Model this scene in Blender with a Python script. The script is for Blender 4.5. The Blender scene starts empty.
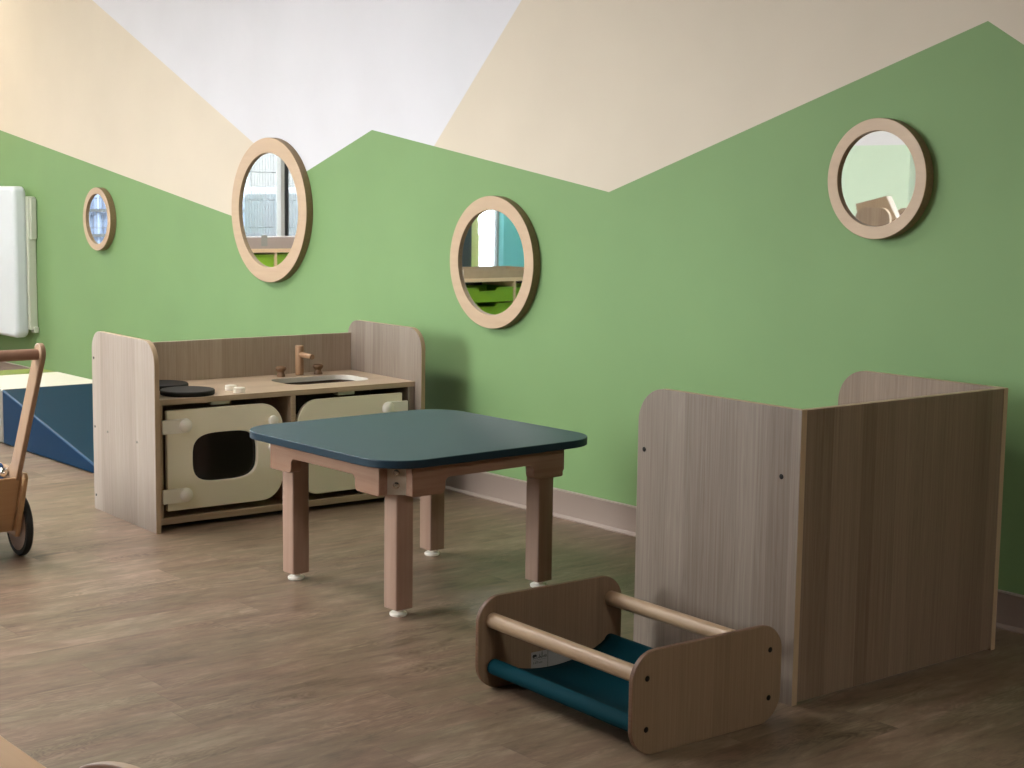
import bpy, bmesh, math, random
from mathutils import Vector, Matrix
random.seed(7)
scene = bpy.context.scene
C = scene.collection
PI = math.pi

# ------------------------------------------------------------------ helpers
def obj(name, bm, mats, parent=None, bevel=0.0, segs=2, smooth=True, label=None):
    me = bpy.data.meshes.new(name)
    bmesh.ops.recalc_face_normals(bm, faces=bm.faces)
    bm.to_mesh(me); bm.free()
    if not isinstance(mats, (list, tuple)): mats = [mats]
    for m in mats: me.materials.append(m)
    if smooth:
        for p in me.polygons: p.use_smooth = True
        me.set_sharp_from_angle(angle=math.radians(35))
    o = bpy.data.objects.new(name, me); C.objects.link(o)
    if parent is not None: o.parent = parent
    if bevel > 0:
        b = o.modifiers.new('Bevel', 'BEVEL'); b.width = bevel; b.segments = segs
        b.limit_method = 'ANGLE'; b.angle_limit = math.radians(40); b.harden_normals = False
    if label: o['label'] = label
    return o

def thing(name, label, cat, loc=(0, 0, 0), rotz=0.0, group=None):
    o = bpy.data.objects.new(name, None); C.objects.link(o)
    o.empty_display_size = 0.1
    o.location = loc; o.rotation_euler = (0, 0, rotz)
    o['label'] = label; o['category'] = cat
    if group: o['group'] = group
    return o

def tag(o, label, cat, group=None):
    o['label'] = label; o['category'] = cat
    if group: o['group'] = group
    return o

def struct(o):
    o['kind'] = 'structure'; return o

def box(bm, x0, x1, y0, y1, z0, z1, mi=0):
    v = [bm.verts.new(p) for p in [(x0,y0,z0),(x1,y0,z0),(x1,y1,z0),(x0,y1,z0),(x0,y0,z1),(x1,y0,z1),(x1,y1,z1),(x0,y1,z1)]]
    for f in [(3,2,1,0),(4,5,6,7),(0,1,5,4),(1,2,6,5),(2,3,7,6),(3,0,4,7)]:
        fc = bm.faces.new([v[i] for i in f]); fc.material_index = mi
    return v

def B(*a):
    bm = bmesh.new(); box(bm, *a); return bm

def rrect(x0, x1, y0, y1, r, n=10):
    """rounded rectangle outline, r = (bl, br, tr, tl) or a number"""
    if not isinstance(r, (tuple, list)): r = (r,)*4
    pts = []
    for (cx, cy, rr, a0) in ((x0+r[0], y0+r[0], r[0], PI), (x1-r[1], y0+r[1], r[1], 1.5*PI), (x1-r[2], y1-r[2], r[2], 0), (x0+r[3], y1-r[3], r[3], .5*PI)):
        if rr < 1e-6: pts.append((cx, cy)); continue
        for i in range(n+1):
            a = a0 + .5*PI*i/n
            pts.append((cx+rr*math.cos(a), cy+rr*math.sin(a)))
    return pts

def circle(cx, cy, r, n=64):
    return [(cx+r*math.cos(2*PI*i/n), cy+r*math.sin(2*PI*i/n)) for i in range(n)]

AX = {'x': lambda u, v, w: (w, u, v), 'y': lambda u, v, w: (u, w, v), 'z': lambda u, v, w: (u, v, w)}
def prism(bm, pts, axis, w0, w1, mi=0, mi_edge=None):
    """outline extruded along an axis: 'x' -> pts are (y,z), 'y' -> (x,z), 'z' -> (x,y)"""
    f = AX[axis]
    a = [bm.verts.new(f(u, v, w0)) for u, v in pts]; b = [bm.verts.new(f(u, v, w1)) for u, v in pts]
    n = len(pts)
    bm.faces.new(a[::-1]).material_index = mi; bm.faces.new(b).material_index = mi
    for i in range(n):
        fc = bm.faces.new([a[i], a[(i+1) % n], b[(i+1) % n], b[i]])
        fc.material_index = mi if mi_edge is None else mi_edge

def raycast_poly(c, ang, poly):
    dx, dy = math.cos(ang), math.sin(ang); best = None
    n = len(poly)
    for i in range(n):
        ax, ay = poly[i][0]-c[0], poly[i][1]-c[1]; bx, by = poly[(i+1) % n][0]-c[0], poly[(i+1) % n][1]-c[1]
        ex, ey = bx-ax, by-ay
        den = dx*ey-dy*ex
        if abs(den) < 1e-12: continue
        t = (ax*ey-ay*ex)/den; s = (ax*dy-ay*dx)/den
        if t > 0 and -1e-7 <= s <= 1+1e-7:
            if best is None or t < best: best = t
    return (c[0]+dx*best, c[1]+dy*best)

def plate_hole(bm, outer, inner, axis, w0, w1, mi=0, mi_edge=None, mi_hole=None):
    """plate with one hole (both outlines star-shaped about the hole's middle)"""
    c = (sum(p[0] for p in inner)/len(inner), sum(p[1] for p in inner)/len(inner))
    angs = sorted(set(round(math.atan2(p[1]-c[1], p[0]-c[0]), 6) for p in outer+inner))
    f = AX[axis]; R = []
    for a in angs:
        o = raycast_poly(c, a, outer); i = raycast_poly(c, a, inner)
        R.append([bm.verts.new(f(o[0], o[1], w0)), bm.verts.new(f(i[0], i[1], w0)), bm.verts.new(f(o[0], o[1], w1)), bm.verts.new(f(i[0], i[1], w1))])
    n = len(R)
    for k in range(n):
        A, Bq = R[k], R[(k+1) % n]
        bm.faces.new([A[1], Bq[1], Bq[0], A[0]]).material_index = mi
        bm.faces.new([A[2], Bq[2], Bq[3], A[3]]).material_index = mi
        bm.faces.new([A[0], Bq[0], Bq[2], A[2]]).material_index = mi if mi_edge is None else mi_edge
        bm.faces.new([A[3], Bq[3], Bq[1], A[1]]).material_index = mi if mi_hole is None else mi_hole

def cyl(bm, p0, p1, r0, r1=None, n=32, mi=0, cap=True):
    r1 = r0 if r1 is None else r1
    p0, p1 = Vector(p0), Vector(p1); d = (p1-p0).normalized()
    u = d.orthogonal().normalized(); v = d.cross(u)
    A = [bm.verts.new(p0+(u*math.cos(2*PI*i/n)+v*math.sin(2*PI*i/n))*r0) for i in range(n)]
    Bv = [bm.verts.new(p1+(u*math.cos(2*PI*i/n)+v*math.sin(2*PI*i/n))*r1) for i in range(n)]
    for i in range(n): bm.faces.new([A[i], A[(i+1) % n], Bv[(i+1) % n], Bv[i]]).material_index = mi
    if cap:
        bm.faces.new(A[::-1]).material_index = mi; bm.faces.new(Bv).material_index = mi

def lathe(bm, prof, base, axis=(0, 0, 1), n=32, mi=0, closed=False):
    """prof = [(r, h)...] turned about an axis through base"""
    base = Vector(base); d = Vector(axis).normalized(); u = d.orthogonal().normalized(); v = d.cross(u)
    rings = []
    for r, h in prof:
        if r < 1e-6: rings.append([bm.verts.new(base+d*h)])
        else: rings.append([bm.verts.new(base+d*h+(u*math.cos(2*PI*i/n)+v*math.sin(2*PI*i/n))*r) for i in range(n)])
    for A, Bv in zip(rings, rings[1:]+([rings[0]] if closed else [])):
        for i in range(n):
            j = (i+1) % n
            if len(A) == 1 and len(Bv) == 1: continue
            if len(A) == 1: fc = bm.faces.new([A[0], Bv[j], Bv[i]])
            elif len(Bv) == 1: fc = bm.faces.new([A[i], A[j], Bv[0]])
            else: fc = bm.faces.new([A[i], A[j], Bv[j], Bv[i]])
            fc.material_index = mi
    if closed: return
    if len(rings[0]) > 1: bm.faces.new(rings[0][::-1]).material_index = mi
    if len(rings[-1]) > 1: bm.faces.new(rings[-1]).material_index = mi

def dome(r, h0, h, k=6):
    return [(r, h0)] + [(r*math.cos(.5*PI*i/k), h0+h*math.sin(.5*PI*i/k)) for i in range(k+1)]

# ------------------------------------------------------------------ materials
ALB = .52          # overall paint and material brightness
def srgb(r, g, b):
    f = lambda c: (c/255/12.92) if c/255 <= .04045 else ((c/255+.055)/1.055)**2.4
    return (ALB*f(r), ALB*f(g), ALB*f(b), 1)

def mat(name, col, rough=.5, metal=0.0, spec=.5, coat=0.0):
    m = bpy.data.materials.new(name); m.use_nodes = True
    b = m.node_tree.nodes['Principled BSDF']
    b.inputs['Base Color'].default_value = col
    b.inputs['Roughness'].default_value = rough; b.inputs['Metallic'].default_value = metal
    b.inputs['Specular IOR Level'].default_value = spec
    b.inputs['Coat Weight'].default_value = coat
    return m

class NT:
    def __init__(s, m): s.t = m.node_tree; s.b = s.t.nodes['Principled BSDF']
    def n(s, ty, **kw):
        x = s.t.nodes.new(ty)
        for k, v in kw.items(): setattr(x, k, v)
        return x
    def l(s, a, b): s.t.links.new(a, b)
    def math(s, op, a, b=None):
        x = s.n('ShaderNodeMath', operation=op)
        for i, v in enumerate((a, b)):
            if v is None: continue
            if isinstance(v, (int, float)): x.inputs[i].default_value = v
            else: s.l(v, x.inputs[i])
        return x.outputs[0]
    def ramp(s, fac, stops):
        x = s.n('ShaderNodeValToRGB'); e = x.color_ramp.elements
        while len(e) > 1: e.remove(e[-1])
        e[0].position, e[0].color = stops[0]
        for p, c in stops[1:]:
            k = e.new(p); k.color = c
        s.l(fac, x.inputs[0]); return x.outputs[0]
    def mix(s, mode, fac, a, b):
        x = s.n('ShaderNodeMix', data_type='RGBA', blend_type=mode)
        if isinstance(fac, (int, float)): x.inputs[0].default_value = fac
        else: s.l(fac, x.inputs[0])
        for i, v in ((6, a), (7, b)):
            if isinstance(v, tuple): x.inputs[i].default_value = v
            else: s.l(v, x.inputs[i])
        return x.outputs[2]

def paint(name, col, rough=.6, amount=.03, bump=.02, scale=350, spec=.3):
    """painted or vinyl surface: faint mottling and fine texture"""
    m = mat(name, col, rough, spec=spec); t = NT(m)
    co = t.n('ShaderNodeTexCoord').outputs['Object']
    nz = t.n('ShaderNodeTexNoise'); nz.inputs['Scale'].default_value = 2.5; nz.inputs['Detail'].default_value = 3
    t.l(co, nz.inputs['Vector'])
    lo = tuple(c*(1-amount) for c in col[:3])+(1,); hi = tuple(min(1, c*(1+amount)) for c in col[:3])+(1,)
    t.l(t.ramp(nz.outputs[0], [(.3, lo), (.7, hi)]), t.b.inputs['Base Color'])
    if bump:
        n2 = t.n('ShaderNodeTexNoise'); n2.inputs['Scale'].default_value = scale
        t.l(co, n2.inputs['Vector'])
        bp = t.n('ShaderNodeBump'); bp.inputs['Strength'].default_value = bump; bp.inputs['Distance'].default_value = .002
        t.l(n2.outputs[0], bp.inputs['Height']); t.l(bp.outputs[0], t.b.inputs['Normal'])
    return m

def laminate(name, lo, hi, axis='z', rough=.42, seed=0.0):
    """wood-print laminate: strips of differing tone with fine grain running along `axis`"""
    m = mat(name, hi, rough, spec=.4); t = NT(m)
    co = t.n('ShaderNodeTexCoord').outputs['Object']
    sp = t.n('ShaderNodeSeparateXYZ'); t.l(co, sp.inputs[0])
    X, Y, Z = sp.outputs
    if axis == 'z': U = t.math('ADD', X, t.math('MULTIPLY', Y, 1.07)); V = Z
    elif axis == 'y': U = t.math('ADD', X, t.math('MULTIPLY', Z, 1.03)); V = Y
    else: U = t.math('ADD', Y, t.math('MULTIPLY', Z, 1.03)); V = X
    U = t.math('ADD', U, seed)
    # strips
    strip = t.n('ShaderNodeTexVoronoi', voronoi_dimensions='1D'); strip.inputs['Scale'].default_value = 17
    t.l(U, strip.inputs['W'])
    wn = t.n('ShaderNodeTexWhiteNoise', noise_dimensions='1D'); t.l(strip.outputs['Color'], wn.inputs['W'])
    sc = t.n('ShaderNodeSeparateColor'); t.l(strip.outputs['Color'], sc.inputs[0])
    # fine grain
    cv = t.n('ShaderNodeCombineXYZ'); t.l(t.math('MULTIPLY', U, 190), cv.inputs[0]); t.l(t.math('MULTIPLY', V, 2.2), cv.inputs[1]); t.l(t.math('MULTIPLY', sc.outputs[1], 9), cv.inputs[2])
    g = t.n('ShaderNodeTexNoise'); g.inputs['Scale'].default_value = 1; g.inputs['Detail'].default_value = 4; g.inputs['Roughness'].default_value = .65
    t.l(cv.outputs[0], g.inputs['Vector'])
    # broader cathedral lines
    cv2 = t.n('ShaderNodeCombineXYZ'); t.l(t.math('MULTIPLY', U, 34), cv2.inputs[0]); t.l(t.math('MULTIPLY', V, 1.6), cv2.inputs[1]); t.l(t.math('MULTIPLY', sc.outputs[2], 7), cv2.inputs[2])
    w = t.n('ShaderNodeTexNoise'); w.inputs['Scale'].default_value = 1; w.inputs['Detail'].default_value = 2; w.inputs['Distortion'].default_value = .6
    t.l(cv2.outputs[0], w.inputs['Vector'])
    lines = t.math('ABSOLUTE', t.math('SUBTRACT', t.math('FRACT', t.math('MULTIPLY', w.outputs[0], 9)), .5))
    f = t.math('ADD', t.math('MULTIPLY', sc.outputs[0], .38), t.math('ADD', t.math('MULTIPLY', t.math('SUBTRACT', g.outputs[0], .5), 1.0), t.math('MULTIPLY', lines, .26)))
    f = t.math('ADD', f, .16)
    mid = tuple(.5*(a+b) for a, b in zip(lo, hi))
    t.l(t.ramp(f, [(0, lo), (.5, mid), (1, hi)]), t.b.inputs['Base Color'])
    return m

def wood(name, lo, hi, axis='z', rough=.45, grain=60, coat=0.0):
    """solid beech / maple: soft flecked grain along `axis`"""
    m = mat(name, hi, rough, spec=.4, coat=coat); t = NT(m)
    co = t.n('ShaderNodeTexCoord').outputs['Object']
    mp = t.n('ShaderNodeMapping'); s = {'x': (2.5, grain, grain), 'y': (grain, 2.5, grain), 'z': (grain, grain, 2.5)}[axis]
    mp.inputs['Scale'].default_value = s; t.l(co, mp.inputs['Vector'])
    g = t.n('ShaderNodeTexNoise'); g.inputs['Scale'].default_value = 1; g.inputs['Detail'].default_value = 5; g.inputs['Roughness'].default_value = .6; g.inputs['Distortion'].default_value = .4
    t.l(mp.outputs[0], g.inputs['Vector'])
    n2 = t.n('ShaderNodeTexNoise'); n2.inputs['Scale'].default_value = 7; t.l(co, n2.inputs['Vector'])
    f = t.math('ADD', t.math('MULTIPLY', g.outputs[0], .7), t.math('MULTIPLY', n2.outputs[0], .3))
    t.l(t.ramp(f, [(.3, lo), (.7, hi)]), t.b.inputs['Base Color'])
    return m

def plank_floor():
    m = mat('vinyl_planks', srgb(150, 130, 112), .38, spec=.45); t = NT(m)
    co = t.n('ShaderNodeTexCoord').outputs['Object']
    sp = t.n('ShaderNodeSeparateXYZ'); t.l(co, sp.inputs[0]); X, Y, Z = sp.outputs
    W, L = .152, .92
    ix = t.math('FLOOR', t.math('DIVIDE', X, W))
    w1 = t.n('ShaderNodeTexWhiteNoise', noise_dimensions='1D'); t.l(ix, w1.inputs['W'])
    yy = t.math('ADD', t.math('DIVIDE', Y, L), t.math('MULTIPLY', w1.outputs[0], 7.31))
    iy = t.math('FLOOR', yy)
    w2 = t.n('ShaderNodeTexWhiteNoise', noise_dimensions='2D'); cv = t.n('ShaderNodeCombineXYZ'); t.l(ix, cv.inputs[0]); t.l(iy, cv.inputs[1]); t.l(cv.outputs[0], w2.inputs['Vector'])
    rnd = w2.outputs[0]
    def stretched(kx, ky, kr, detail, rough, dist):
        c = t.n('ShaderNodeCombineXYZ'); t.l(t.math('MULTIPLY', X, kx), c.inputs[0]); t.l(t.math('MULTIPLY', Y, ky), c.inputs[1]); t.l(t.math('MULTIPLY', rnd, kr), c.inputs[2])
        n = t.n('ShaderNodeTexNoise'); n.inputs['Scale'].default_value = 1; n.inputs['Detail'].default_value = detail; n.inputs['Roughness'].default_value = rough; n.inputs['Distortion'].default_value = dist
        t.l(c.outputs[0], n.inputs['Vector']); return n
    ga = stretched(34, 10.0, 40, 7, .72, .5)          # fine mottled grain
    gb = stretched(10, 1.9, 23, 3, .55, 1.4)         # cathedral figure
    gc = stretched(14, 3.8, 61, 4, .6, .8)           # broad tone patches
    gm = stretched(6, 1.6, 90, 2, .5, .4)            # where the figure shows
    rings = t.math('ABSOLUTE', t.math('SUBTRACT', t.math('FRACT', t.math('MULTIPLY', t.math('ADD', gb.outputs[0], t.math('MULTIPLY', ga.outputs[0], .06)), 17)), .5))
    msk = t.math('MINIMUM', 1, t.math('MAXIMUM', 0, t.math('MULTIPLY', t.math('SUBTRACT', gm.outputs[0], .47), 7)))
    rings = t.math('MULTIPLY', t.math('SUBTRACT', rings, .25), msk)
    f = t.math('ADD', t.math('ADD', t.math('MULTIPLY', ga.outputs[0], .62), t.math('MULTIPLY', gc.outputs[0], .52)), t.math('ADD', t.math('MULTIPLY', rings, .30), t.math('MULTIPLY', t.math('SUBTRACT', rnd, .5), .10)))
    col = t.ramp(f, [(.36, srgb(112, 92, 74)), (.52, srgb(158, 134, 113)), (.60, srgb(170, 146, 124)), (.78, srgb(208, 184, 162))])
    hue = stretched(9, 1.5, 33, 3, .6, .6)
    tint = t.mix('MULTIPLY', 1.0, col, t.ramp(hue.outputs[0], [(.36, (.95, 1.0, .92, 1)), (.64, (1.06, .965, .95, 1))]))
    # joints
    fx = t.math('FRACT', t.math('DIVIDE', X, W)); jx = t.math('LESS_THAN', t.math('MINIMUM', fx, t.math('SUBTRACT', 1, fx)), .005)
    fy = t.math('FRACT', yy); jy = t.math('LESS_THAN', t.math('MINIMUM', fy, t.math('SUBTRACT', 1, fy)), .0012)
    j = t.math('MAXIMUM', jx, jy)
    t.l(t.mix('MIX', t.math('MULTIPLY', j, .28), tint, srgb(95, 80, 66)), t.b.inputs['Base Color'])
    t.l(t.math('ADD', .34, t.math('MULTIPLY', ga.outputs[0], .14)), t.b.inputs['Roughness'])
    bp = t.n('ShaderNodeBump'); bp.inputs['Strength'].default_value = .06; bp.inputs['Distance'].default_value = .002
    t.l(ga.outputs[0], bp.inputs['Height']); t.l(bp.outputs[0], t.b.inputs['Normal'])
    return m

def clear_glass(name):
    m = bpy.data.materials.new(name); m.use_nodes = True; nt = m.node_tree; nt.nodes.clear()
    out = nt.nodes.new('ShaderNodeOutputMaterial'); mx = nt.nodes.new('ShaderNodeMixShader'); tr = nt.nodes.new('ShaderNodeBsdfTransparent'); gl = nt.nodes.new('ShaderNodeBsdfGlossy'); fr = nt.nodes.new('ShaderNodeFresnel')
    tr.inputs[0].default_value = (.95, .98, .97, 1); gl.inputs['Roughness'].default_value = .02; fr.inputs[0].default_value = 1.45
    nt.links.new(fr.outputs[0], mx.inputs[0]); nt.links.new(tr.outputs[0], mx.inputs[1]); nt.links.new(gl.outputs[0], mx.inputs[2]); nt.links.new(mx.outputs[0], out.inputs[0])
    return m

M = {}
M['green'] = paint('green_wall_paint', srgb(160, 200, 134), .62)
M['cream'] = paint('cream_wall_paint', srgb(268, 253, 230), .62)
M['white'] = paint('white_wall_paint', srgb(272, 271, 278), .62)
M['ceil'] = paint('ceiling_paint', srgb(190, 186, 180), .8, bump=0)
M['mint'] = paint('mint_wall_paint', srgb(246, 272, 246), .6)
M['tealwall'] = paint('teal_wall_paint', srgb(215, 325, 340), .6)
M['limewall'] = paint('lime_trim_paint', srgb(355, 370, 236), .6)
M['base'] = paint('baseboard_vinyl', srgb(205, 184, 172), .45, bump=0, spec=.4)
M['floor'] = plank_floor()
LLO, LHI = srgb(146, 126, 110), srgb(203, 188, 172)
M['lam'] = laminate('pale_strip_laminate', srgb(140, 114, 92), srgb(194, 170, 146), 'z')
M['lam_lift'] = laminate('pale_strip_laminate_shade_lift', srgb(196, 172, 150), srgb(252, 232, 208), 'z', seed=2.2)  # same laminate, lightened in colour to offset shade on the kitchen back
M['lam_lit'] = laminate('pale_strip_laminate_lit', srgb(170, 150, 135), srgb(226, 211, 198), 'z', seed=5.1)  # same laminate, stronger light on the kitchen's left panel put into the colour
M['lam2'] = laminate('pale_strip_laminate_other_sheet', LLO, LHI, 'z', seed=3.37)
M['lamtop'] = laminate('counter_laminate', srgb(222, 192, 160), srgb(264, 236, 204), 'y')
M['lamcr'] = laminate('cradle_laminate', srgb(158, 130, 102), srgb(196, 168, 136), 'z', seed=1.7)
M['edge'] = wood('tan_edge_banding', srgb(216, 186, 150), srgb(240, 210, 172), 'z', .5)
M['plyedge'] = wood('brown_plywood_edge', srgb(120, 84, 60), srgb(158, 118, 88), 'x', .5, 200)
M['beech'] = wood('beech_wood', srgb(200, 160, 138), srgb(220, 184, 162), 'z', .42)
M['beechx'] = wood('beech_wood_crosswise', srgb(184, 138, 112), srgb(210, 168, 142), 'x', .42)
M['beechy'] = wood('beech_wood_lengthwise', srgb(184, 138, 112), srgb(210, 168, 142), 'y', .42)
M['maple'] = wood('maple_wood', srgb(240, 206, 172), srgb(256, 222, 186), 'x', .45, 30)
M['tanmaple'] = wood('tan_maple_wood', srgb(250, 200, 146), srgb(268, 220, 166), 'x', .4, 30)
M['mapley'] = wood('maple_rail_wood', srgb(212, 176, 138), srgb(230, 198, 162), 'x', .38)
M['cartwood'] = wood('cart_wood', srgb(228, 178, 128), srgb(250, 204, 152), 'y', .4)
M['cartarm'] = wood('cart_arm_wood', srgb(196, 156, 122), srgb(218, 182, 150), 'z', .4)
M['plyside'] = wood('mirror_side_plywood', srgb(150, 124, 88), srgb(190, 162, 122), 'x', .5, 160)
M['tabletop'] = paint('blue_green_tabletop', srgb(64, 102, 114), .5, amount=.03, bump=.03, scale=600, spec=.5)
M['tableedge'] = paint('blue_table_edge', srgb(30, 62, 80), .5, bump=0)
M['door'] = paint('cream_cupboard_door', srgb(326, 316, 286), .5, bump=0)
M['plastic'] = mat('white_plastic', srgb(328, 322, 306), .35)
M['panel'] = paint('white_panel_plastic', srgb(276, 284, 290), .35, bump=0)
M['panelcream'] = mat('off_white_bracket_plastic', srgb(252, 258, 236), .45)
M['black'] = paint('black_painted_wood', srgb(34, 34, 34), .55, bump=0)
M['dark'] = mat('dark_acrylic', srgb(20, 17, 15), .12)
M['hole'] = mat('dark_screw_head', srgb(28, 24, 22), .4, .6)
M['pin'] = mat('pale_metal_pin', srgb(190, 186, 178), .35, .8)
M['brass'] = wood('tap_wood', srgb(132, 96, 64), srgb(166, 126, 90), 'z', .42)
M['faucet'] = wood('faucet_wood', srgb(192, 146, 108), srgb(214, 172, 134), 'z', .42)
M['sinkw'] = mat('white_sink_lip', srgb(300, 292, 276), .4)
M['sinkd'] = mat('brown_sink_bowl', srgb(84, 66, 52), .5)
M['steel'] = mat('steel', srgb(290, 286, 276), .22, 1.0)
M['plate'] = mat('grey_steel_plate', srgb(238, 224, 202), .5, .25)
M['sling'] = paint('teal_cradle_fabric', srgb(0, 74, 88), .75, amount=.06, bump=.12, scale=900, spec=.1)
M['blue'] = paint('blue_foam_vinyl', srgb(0, 58, 96), .5, bump=.02, spec=.08)
M['tealv'] = paint('teal_foam_vinyl', srgb(0, 64, 92), .45, bump=.02, spec=.12)
M['whitev'] = paint('white_foam_vinyl', srgb(284, 278, 258), .5, bump=.02)
M['greyv'] = paint('grey_beige_foam_vinyl', srgb(176, 168, 156), .5, bump=.02)
M['limev'] = paint('lime_foam_vinyl', srgb(158, 178, 60), .5, bump=.02)
M['seam'] = mat('light_blue_seam', srgb(10, 84, 130), .5)
M['rubber'] = mat('black_rubber', srgb(22, 22, 22), .6)
M['wheel'] = wood('wheel_wood', srgb(236, 200, 176), srgb(254, 224, 202), 'x', .45)
M['mirror'] = mat('mirror_silver', (.92, .94, .93, 1), .015, 1.0)
M['frame'] = mat('grey_window_metal', srgb(120, 126, 132), .4, .3)
M['fwhite'] = mat('white_window_frame', srgb(232, 234, 236), .4)
M['glass'] = clear_glass('window_glass')
M['tray'] = mat('lime_tray_plastic', srgb(172, 228, 56), .35)
M['shelfw'] = laminate('shelf_laminate', srgb(290, 250, 204), srgb(330, 296, 252), 'y')
M['dkshelf'] = mat('dark_shelf_gap', srgb(40, 36, 32), .6)
M['paper'] = mat('paper_label', srgb(200, 200, 194), .6)
M['ink'] = mat('black_ink', srgb(22, 22, 24), .6)
M['bluetoy'] = paint('blue_toy_cloth', srgb(84, 136, 222), .7, bump=.1)
M['greyblue'] = paint('corrugated_grey', srgb(116, 130, 158), .6, bump=0)
M['bldg'] = paint('pale_building_render', srgb(196, 212, 226), .7, bump=0)
M['asphalt'] = paint('pavement_grey', srgb(120, 120, 120), .9)
M['cablack'] = mat('dark_car_paint', srgb(38, 44, 52), .3)
M['wire'] = mat('dark_wire', srgb(36, 40, 46), .5)
M['pinkbd'] = paint('pinkish_white_board', srgb(226, 206, 200), .5, bump=0)
def emis(name, col, s):
    m = mat(name, (1, 1, 1, 1), .5); b = m.node_tree.nodes['Principled BSDF']
    b.inputs['Emission Color'].default_value = col; b.inputs['Emission Strength'].default_value = s; return m
M['tanwall'] = paint('tan_wall_paint', srgb(150, 102, 64), .6)
M['lamp'] = emis('warm_lamp_diffuser', (1, .90, .74, 1), 110.0)

# ------------------------------------------------------------------ the room
XL, XR, YF, ZC = -11.0, 3.2, -6.2, 2.9
bm = B(XL-.2, XR+.2, YF-.2, .2, -.1, 0); struct(obj('floor', bm, M['floor'], smooth=False))
bm = B(XL-.2, XR+.2, YF-.2, .2, ZC, ZC+.1); struct(obj('ceiling', bm, M['ceil'], smooth=False))
# painted back wall: green hills, cream and white fields, one wall mesh
bm = bmesh.new()
V = {}
def wv(x, z):
    k = (round(x, 4), round(z, 4))
    if k not in V: V[k] = bm.verts.new((x, 0, z))
    return V[k]
l1 = lambda x: 1.495-.1672*(x+9.189)
VA, P1, V2, P2 = (-6.419, 1.032), (-5.303, 1.407), (-3.89, 1.165), (-2.437, 1.628)
V3, P3 = (-1.35, .95), (.6, 1.62)
E0, E1 = (XL-.2, l1(XL-.2)), (XR+.2, .95)
CW = (-5.898, 1.207); CWt = (-9.50, ZC); WC = (-4.882, 1.335); WCt = (-3.302, ZC)
def poly(pts, mi):
    bm.faces.new([wv(*p) for p in pts]).material_index = mi
poly([(XL-.2, 0), (XR+.2, 0), E1, P3, V3, P2, V2, WC, P1, CW, VA, E0], 0)
poly([E0, VA, CW, CWt, (XL-.2, ZC)], 1)
poly([CW, P1, WC, WCt, CWt], 2)
poly([WC, V2, P2, V3, P3, E1, (XR+.2, ZC), WCt], 1)
front = list(bm.faces)
ret = bmesh.ops.extrude_face_region(bm, geom=[f for f in bm.faces], use_keep_orig=True)
for v in [g for g in ret['geom'] if isinstance(g, bmesh.types.BMVert)]: v.co.y += .2
struct(obj('wall_back', bm, [M['green'], M['cream'], M['white']], smooth=False))
# baseboard with a small lip top and bottom
prof = [(0, 0), (-.016, 0), (-.016, .004), (-.008, .013), (-.007, .092), (-.011, .098), (-.009, .1025), (0, .1025)]
bm = bmesh.new(); prism(bm, prof, 'x', XL, XR); struct(obj('baseboard_back', bm, M['base']))
bm = bmesh.new(); prism(bm, [(-4.4-p[0], p[1]) for p in prof][::-1], 'x', -8.8, XR); struct(obj('baseboard_front', bm, M['base']))

def wall_with_openings(name, axis, w0, w1, u0, u1, openings, mats, split=None):
    """wall slab with rectangular openings: a grid of boxes merged in one mesh"""
    us = sorted(set([u0, u1]+[o[0] for o in openings]+[o[1] for o in openings])); vs = sorted(set([0, ZC]+[o[2] for o in openings]+[o[3] for o in openings]+([split] if split else [])))
    bm = bmesh.new()
    for a, b in zip(us, us[1:]):
        for c, d in zip(vs, vs[1:]):
            mu, mv = (a+b)/2, (c+d)/2
            if any(o[0] < mu < o[1] and o[2] < mv < o[3] for o in openings): continue
            mi = 1 if (split and mv > split) else 0
            if len(mats) > 2 and mu < mats[3] and mi == 0: mi = 2
            if axis == 'y': box(bm, a, b, w0, w1, c, d, mi)
            else: box(bm, w0, w1, a, b, c, d, mi)
    return struct(obj(name, bm, mats[:3] if len(mats) > 2 else mats, smooth=False))
OW = (-5.82, -4.42, .72, 2.30)           # window opposite the green wall
YN, XN = -4.4, -8.8                        # the room is narrower on the camera's side of x = XN
wall_with_openings('wall_front', 'y', YN-.2, YN, XN, XR+.2, [OW], [M['tanwall'], M['white'], M['mint'], OW[0]], split=1.49)
struct(obj('wall_return', B(XN, XN+.2, YF, YN-.2, 0, ZC), M['mint'], smooth=False))
struct(obj('wall_alcove', B(XL-.2, XN+.2, YF-.2, YF, 0, ZC), M['tealwall'], smooth=False))
EW = [(-4.0, -1.0, .60, 2.1), (-5.46, -5.16, .1, 2.3)]   # end wall: window band and a tall narrow light
wall_with_openings('wall_left', 'x', XL-.2, XL, YF, 0, EW, [M['cream'], M['ceil'], M['tealwall'], -5.46], split=2.5)
struct(obj('wall_right', B(XR, XR+.2, YN, 0, 0, ZC), M['tanwall'], smooth=False))
struct(obj('trim_1', B(XL, XL+.02, -5.16, -5.05, 0, 2.4), M['limewall']))
struct(obj('trim_2', B(XL, XL+.05, -5.05, -4.9, 0, 2.5), M['frame']))

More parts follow.
